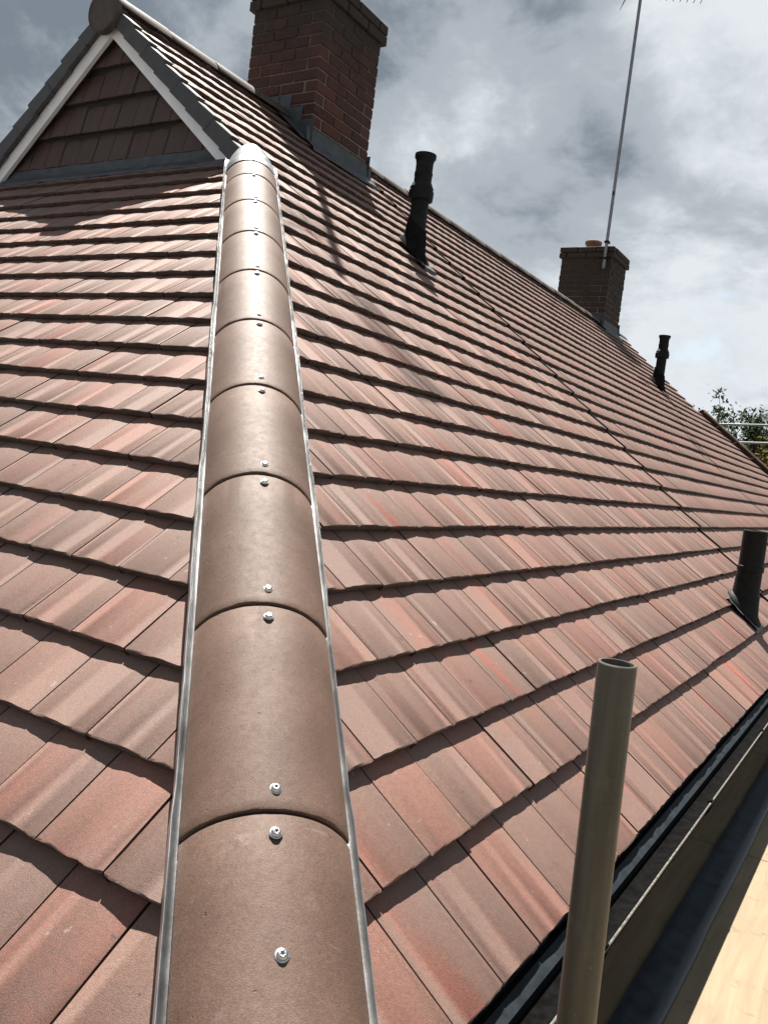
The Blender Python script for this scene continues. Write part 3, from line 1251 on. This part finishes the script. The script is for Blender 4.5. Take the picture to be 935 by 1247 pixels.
# ---- soil vent pipes
def lathe(mb, base, prof, seg=24, axis=None):
    k = len(mb.v)
    for (r_, z) in prof:
        for j in range(seg):
            a = 2*math.pi*j/seg
            mb.v.append((base[0]+r_*math.cos(a), base[1]+r_*math.sin(a), base[2]+z))
    for i in range(len(prof)-1):
        for j in range(seg):
            mb.f.append((k+i*seg+j, k+i*seg+(j+1) % seg, k+(i+1)*seg+(j+1) % seg, k+(i+1)*seg+j))


def lead_slate(x, y, w_, up, down, matn):
    """sheet of lead dressed over the tiles round a pipe, following the courses"""
    mb = MB()
    lr_ = random.Random(int(y*31))
    uc = -x/C
    nu, nv = 14, 6
    for i in range(nu+1):
        u = uc-down+(up+down)*i/nu
        h = .006 if 0 < i < nu else -.012
        for j in range(nv+1):
            a = y-w_/2+w_*j/nv
            mb.v.append(tuple(frameM(a, u, h+lr_.uniform(-.002, .003))))
    for i in range(nu):
        for j in range(nv):
            k = i*(nv+1)+j
            mb.f.append((k, k+1, k+nv+2, k+nv+1))
    return mb.mesh('lead_slate', matn, True, 20)


def vent_pipe(x, y, top, r_, kind, label):
    zr = -x*TAN
    mb = MB()
    if kind == 'collar':
        h = top-zr
        lathe(mb, (x, y, zr), [(r_, -.15), (r_, h-.30)])
        vp = link('vent_pipe', mb.mesh('vent_pipe', 'black_iron_mat', True, 35), house)
        mb = MB()
        z = h-.30
        lathe(mb, (x, y, zr), [(r_*1.02, z-.03), (r_*1.38, z-.028), (r_*1.42, z), (r_*1.42, z+.035), (r_*1.32, z+.045), (r_*1.34, z+.062), (r_*1.25, z+.07), (r_*1.1, z+.095), (r_*1.02, z+.10)])
        link('collar', mb.mesh('collar', 'black_iron_mat', True, 30), vp)
        mb = MB()
        lathe(mb, (x, y, zr), [(r_*1.0, z+.09), (r_*1.0, z+.14), (r_*1.04, z+.15), (r_*1.04, z+.17), (r_*.98, z+.18), (r_*.98, z+.235), (r_*1.06, z+.26), (r_*1.22, z+.275), (r_*1.22, z+.30), (r_*1.1, z+.30), (r_*.9, z+.27), (r_*.9, z+.05)])
        link('cap', mb.mesh('cap', 'black_iron_mat', True, 30), vp)
        # sloping weathering boot: cylinder-to-slope skirt
        mb = MB()
        seg = 24
        for (rr, hh) in ((r_*1.04, .20), (r_*1.12, .16), (r_*1.25, .05), (r_*1.7, .012), (r_*1.8, .002)):
            for j in range(seg):
                a = 2*math.pi*j/seg
                px, py = x+rr*math.cos(a)*1.1, y+rr*math.sin(a)
                mb.v.append((px, py, -px*TAN+hh+.012))
        for i in range(4):
            for j in range(seg):
                mb.f.append((i*seg+j, i*seg+(j+1) % seg, (i+1)*seg+(j+1) % seg, (i+1)*seg+j))
        link('boot', mb.mesh('boot', 'boot_mat', True, 40), vp)
        link('lead_slate', lead_slate(x, y, .17, .0, .22, 'lead_mat'), vp)
    else:
        h = top-zr
        lathe(mb, (x, y, zr), [(r_, -.2), (r_, h-.004), (r_-.003, h), (r_-.007, h), (r_-.008, h-.004), (r_-.008, h-.45)], 28)
        vp = link('vent_pipe', mb.mesh('vent_pipe', 'black_iron_mat', True, 35), house)
        mb = MB()
        lathe(mb, (x, y, zr), [(r_+.002, h*.50), (r_+.006, h*.505), (r_+.006, h*.56), (r_+.002, h*.565)], 28)
        link('pipe_band', mb.mesh('pipe_band', 'black_iron_mat', True, 35), vp)
        mb = MB()
        seg = 28
        for (rr, hh) in ((r_*1.03, .14), (r_*1.05, .09), (r_*1.12, .04), (r_*1.4, .016), (r_*1.45, .006)):
            for j in range(seg):
                a = 2*math.pi*j/seg
                px, py = x+rr*math.cos(a)*1.05, y+rr*math.sin(a)
                mb.v.append((px, py, -px*TAN+hh+.008))
        for i in range(4):
            for j in range(seg):
                mb.f.append((i*seg+j, i*seg+(j+1) % seg, (i+1)*seg+(j+1) % seg, (i+1)*seg+j))
        link('lead_sleeve', mb.mesh('lead_sleeve', 'black_iron_mat', True, 40), vp)
        link('lead_slate', lead_slate(x, y, .25, .12, .14, 'lead_mat'), vp)
    vp['label'] = label
    return vp


vent_pipe(-2.83, 4.62, 3.055, .064, 'collar', 'black collared vent pipe standing just below the near chimney')
vent_pipe(-2.93, 12.07, 3.17, .070, 'collar', 'small black collared vent pipe below the far chimney')
vent_pipe(-.255, 4.55, .685, .068, 'plain', 'plain open black pipe near the eaves')

# ---- gutter and eaves tray
def gutter_run(ends, axes):
    gt = MB()
    cx_, cz_, r_ = .067, -.040, .048
    prof = []
    for i in range(15):
        a = math.pi+math.pi*i/14
        prof.append((cx_+r_*math.cos(a), cz_+r_*math.sin(a)))
    inner = [(cx_+(r_-.003)*math.cos(math.pi*2-math.pi*i/14), cz_+(r_-.003)*math.sin(math.pi*2-math.pi*i/14)) for i in range(15)]
    lip = [(cx_+r_+.001, cz_+.006), (cx_+r_-.002, cz_+.0085), (cx_+r_-.006, cz_+.006)]
    gt.strip(prof+lip+inner, ends, axes)
    return gt.mesh('gutter', 'black_plastic_mat', True, 50)


lipm = MB().tube([(.1165, -.12, -.034), (.1165, 4, -.034), (.1165, 9, -.034), (.1165, LEN+.1, -.034)], .0028, 8).mesh('gutter_lip_glint', 'gutter_glint_mat', True)  # thin pale bead carrying the painted glint on the lip
gut = link('gutter', gutter_run([-.12, 4, 8, 12, LEN+.1], ((0, 1, 0), (1, 0, 0), (0, 0, 1))), house)
link('gutter', gutter_run([-2*W2-.1, -4, -.0], ((1, 0, 0), (0, -1, 0), (0, 0, 1))), house)
link('gutter_lip_glint', lipm, gut)
for i in range(17):
    y = -.17+.992*i
    bk = MB()
    prof = []
    for k in range(15):
        a = math.pi+math.pi*k/14
        prof.append((.067+.0515*math.cos(a), -.040+.0515*math.sin(a)))
    prof += [(.119, -.030), (.116, -.026), (.108, -.030), (.106, -.036)]
    bk.strip(prof, [y-.011, y+.011], ((0, 1, 0), (1, 0, 0), (0, 0, 1)))
    me = bk.mesh('bracket', 'black_plastic_mat', True, 50)
    bo = link('bracket', me, gut)
    md = bo.modifiers.new('solid', 'SOLIDIFY')
    md.thickness = .003
et = MB()
et.strip([(-.10, .030), (.0, -.040), (.034, -.056), (.047, -.064), (.049, -.085)], [-.02, 5, 10, LEN], ((0, 1, 0), (1, 0, 0), (0, 0, 1)))
link('eaves_tray', et.mesh('eaves_tray', 'tray_mat', True, 40), house)
# black comb filler under the first course: ragged nose between tile and tray
cf = MB()
cr = random.Random(2)
y = 0.0
while y < 9:
    cf.box(.004, .012, y, y+.010, -.062, -.038+cr.uniform(-.002, .004))
    y += .0165
cfo = link('eaves_comb', cf.mesh('eaves_comb', 'rubber_mat'), house)
cfo['kind'] = 'stuff'

# ------------------------------------------------------------------ scaffold at the eaves
DZ = -.325
deck = thing('plywood_deck', 'pale plywood working deck just below the black gutter', 'deck', (.7, 3, DZ))
for (x0, x1, y0, y1) in ((-.19, 1.05, -2.6, -.162), (-.19, 1.05, -.158, 2.28), (-.19, 1.05, 2.284, 4.72), (-.19, 1.05, 4.724, 7.16), (1.054, 1.9, -2.6, -.162), (1.054, 1.9, -.158, 2.28), (1.054, 1.9, 2.284, 4.72)):
    mb = MB().box(x0, x1, y0, y1, DZ-.018, DZ)
    link('plywood_sheet', bevel(mb.mesh('plywood_sheet', 'plywood_mat'), .0015), deck)
for y in (-2.2, -.9, .5, 1.9, 3.3, 4.7, 6.1):
    link('bearer', MB().tube([(-.2, y, DZ-.044), (1.9, y, DZ-.044)], .0242, 14).mesh('bearer', 'galv_mat', True), deck)


def membrane():
    mb = MB()
    rr = random.Random(4)
    n = 70
    for i in range(n+1):
        y = -1.2+9.0*i/n
        w0, w1 = rr.uniform(-.003, .003), rr.uniform(-.004, .004)
        z = rr.uniform(0, .004)
        w0, w1 = w0*.5, w1*.5
        pr = [(.085+w0, DZ+.004), (.087+w0, DZ+.012+z), (.112, DZ+.016+z), (.150, DZ+.009+z*.5), (.172+w1, DZ+.015+z), (.180+w1, DZ+.010), (.181+w1, DZ+.003)]
        for (x, zz_) in pr:
            mb.v.append((x, y, zz_))
    for i in range(n):
        for j in range(6):
            mb.f.append((i*7+j, i*7+j+1, (i+1)*7+j+1, (i+1)*7+j))
    return mb.mesh('membrane_strip', 'membrane_mat', True, 60)


tag(link('membrane_strip', membrane()), 'dark blue folded membrane strip lying along the plywood deck', 'membrane')


def scaffold_tube(x, y, z0, z1, label, lean=(0, 0)):
    mb = MB()
    seg = 32
    r_ = .0252
    ti = .0045
    prof = [(r_, z0), (r_, (z0+z1)/2), (r_, z1-.0015), (r_-.0012, z1), (r_-ti+.0008, z1), (r_-ti, z1-.0015), (r_-ti, z1-.5)]
    for (rr, z) in prof:
        for j in range(seg):
            a = 2*math.pi*j/seg
            t = (z-z1)
            mb.v.append((x+rr*math.cos(a)-lean[0]*t*-1, y+rr*math.sin(a)-lean[1]*t*-1, z))
    for i in range(len(prof)-1):
        for j in range(seg):
            mb.f.append((i*seg+j, i*seg+(j+1) % seg, (i+1)*seg+(j+1) % seg, (i+1)*seg+j))
    mb.f.append(tuple((len(prof)-1)*seg+j for j in range(seg)))
    o = link('scaffold_tube', mb.mesh('scaffold_tube', 'galv_mat', True, 35))
    return tag(o, label, 'scaffold tube', 'upright scaffold tubes at the eaves')


scaffold_tube(.1905, .344, GROUND, .592, 'nearest upright scaffold tube with open top, in front of the gutter', (-.035, .03))
scaffold_tube(.205, 3.36, GROUND, -.13, 'short dark upright tube beside the gutter at the right edge')

# ------------------------------------------------------------------ aerials
def aerial(x, y, z0, z1, heading, name_label, boom=1.1, nel=9, zb=0, mr=.025, er=.007):
    t = thing('television_aerial', name_label, 'aerial', (x, y, z0))
    link('mast', MB().tube([(x, y, z0), (x, y, (z0+z1)/2), (x, y, z1)], mr, 14).mesh('mast', 'alu_mat', True), t)
    br_ = MB()
    for z in (z0+.16, z0+.42):
        br_.box(x-.035, x+.035, y-.03, y+.06, z-.018, z+.018)
    link('bracket', br_.mesh('bracket', 'black_iron_mat'), t)
    link('mast_joint', MB().tube([(x, y, z0+1.15), (x, y, z0+1.21)], .025, 14).mesh('mast_joint', 'alu_mat', True), t)
    dv = Vector((math.sin(heading), math.cos(heading), 0))
    pv = Vector((dv.y, -dv.x, 0))
    B0 = Vector((x, y, z1-.06+zb))
    link('boom', MB().tube([B0-dv*.25, B0+dv*boom], .010, 8).mesh('boom', 'alu_mat'), t)
    for i in range(nel):
        c_ = B0+dv*(.12+(boom-.16)*i/(nel-1))
        hl = .17-.035*i/(nel-1)
        link('element', MB().tube([c_-pv*hl, c_+pv*hl], er, 6).mesh('element', 'alu_mat'), t)
    rf = MB()
    for k in range(4):
        for s_ in (-1, 1):
            c_ = B0-dv*(.2+.02*k)+Vector((0, 0, s_*(.05+.05*k)))
            rf.tube([c_-pv*.2, c_+pv*.2], .005, 6)
    rf.tube([B0-dv*.26+Vector((0, 0, -.22)), B0-dv*.18, B0-dv*.26+Vector((0, 0, .22))], .006, 6)
    link('reflector', rf.mesh('reflector', 'alu_mat'), t)
    return t


aerial(-4.18, 12.575, 4.30, 8.66, R(60), 'tall thin aerial mast strapped to the far chimney', 1.0, 9)
aerial(-4.23, 4.96, 4.40, 7.66, R(88), 'aerial on the near chimney, above the picture, whose shadow crosses the tiles', .55, 9, 0, .034, .012)

# ------------------------------------------------------------------ trees and far rails
def limb(mb, p, d, length, r_, depth, rr, tips, spread=.5, up=.25):
    n = 4
    pts = [Vector(p)]
    rads = [r_]
    dirv = Vector(d).normalized()
    for i in range(n):
        dirv = (dirv+Vector((rr.uniform(-.16, .16), rr.uniform(-.16, .16), rr.uniform(-.04, .14)))).normalized()
        pts.append(pts[-1]+dirv*length/n)
        rads.append(r_*(1-.55*(i+1)/n))
    mb.tube(pts, rads, 6)
    tips.append((pts[-1], depth))
    if depth <= 0:
        tips.append((pts[2], depth))
        return
    for k in range(rr.choice((2, 3, 3))):
        i = rr.choice((2, 3, 4))
        a = rr.uniform(0, 2*math.pi)
        nd = (dirv+Vector((math.cos(a)*spread, math.sin(a)*spread, up))).normalized()
        limb(mb, pts[i], nd, length*rr.uniform(.5, .75), rads[i]*.72, depth-1, rr, tips, spread, up)


def leaves(points, count, size, spread, rr):
    mb = MB()
    for _ in range(count):
        p, dpt = rr.choice(points)
        c_ = p+Vector((rr.gauss(0, spread), rr.gauss(0, spread), rr.gauss(0, spread)))
        a = Vector((rr.gauss(0, 1), rr.gauss(0, 1), rr.gauss(0, 1))).normalized()
        b_ = a.orthogonal().normalized()
        s_ = size*rr.uniform(.6, 1.3)
        mb.add([c_-a*s_, c_+b_*s_*.45+a*.1*s_, c_+a*s_, c_-b_*s_*.45+a*.1*s_], [(0, 1, 2, 3)])
    return mb


def tree(x, y, height, label, seed, nlimb, leafn, leafmat, crown_from=.45, lean=0, name='tree', size=.055, spread=.16, group='trees beyond the far end of the roof'):
    rr = random.Random(seed)
    t = thing(name, label, 'tree' if name == 'tree' else 'shrub', (x, y, GROUND), group)
    mb = MB()
    H = height-GROUND
    base = Vector((x, y, GROUND))
    top = base+Vector((lean, 0, H*crown_from))
    mb.tube([base, base.lerp(top, .5)+Vector((.05, .03, 0)), top], [H*.028, H*.022, H*.018], 10)
    tips = []
    for k in range(nlimb):
        a = 2*math.pi*k/nlimb+rr.uniform(-.4, .4)
        d = Vector((math.cos(a)*.42, math.sin(a)*.42, 1))
        st = base.lerp(top, rr.uniform(.75, 1.0))
        limb(mb, st, d, H*(1-crown_from)*rr.uniform(.55, .72), H*.013, 2, rr, tips, .45, .35)
    link('trunk', mb.mesh('trunk', 'bark_mat', True), t)
    link('crown', leaves(tips, leafn, size, spread, rr).mesh('crown', leafmat), t)
    return t


tree(-4.6, 27.5, 3.35, 'bare-limbed pollarded tree nearest the roof edge', 4, 8, 1500, 'leaf_dark_mat', .66, 0, 'tree', .06, .10)
tree(-3.0, 28.0, 3.7, 'leafier green tree at the right edge beyond the roof', 8, 9, 6000, 'leaf_mat', .64, 0, 'tree', .07, .13)
tree(-3.9, 31.0, 2.7, 'low dark green tree behind the scaffold rails', 12, 8, 6000, 'leaf_dark_mat', .5, 0, 'tree', .10, .35)
tree(-2.9, 24.2, 2.25, 'yellow leaved shrub beyond the end of the roof', 15, 8, 4200, 'leaf_yellow_mat', .62, 0, 'shrub', .07, .24)

rail = thing('scaffold_rails', 'pair of silver scaffold rails beyond the far end of the roof', 'scaffold', (-2.5, 19.3, GROUND))
for (xa, za_, xb, zb_) in ((-4.6, 2.50, .4, 2.80), (-4.6, 2.10, .4, 2.42)):
    link('rail', MB().tube([(xa, 19.3, za_), (xb, 19.3, zb_)], .0242, 12).mesh('rail', 'galv_bright_mat', True), rail)
for x in (-4.4, .2):
    link('upright', MB().tube([(x, 19.36, GROUND), (x, 19.36, 2.2)], .0242, 12).mesh('upright', 'galv_bright_mat', True), rail)
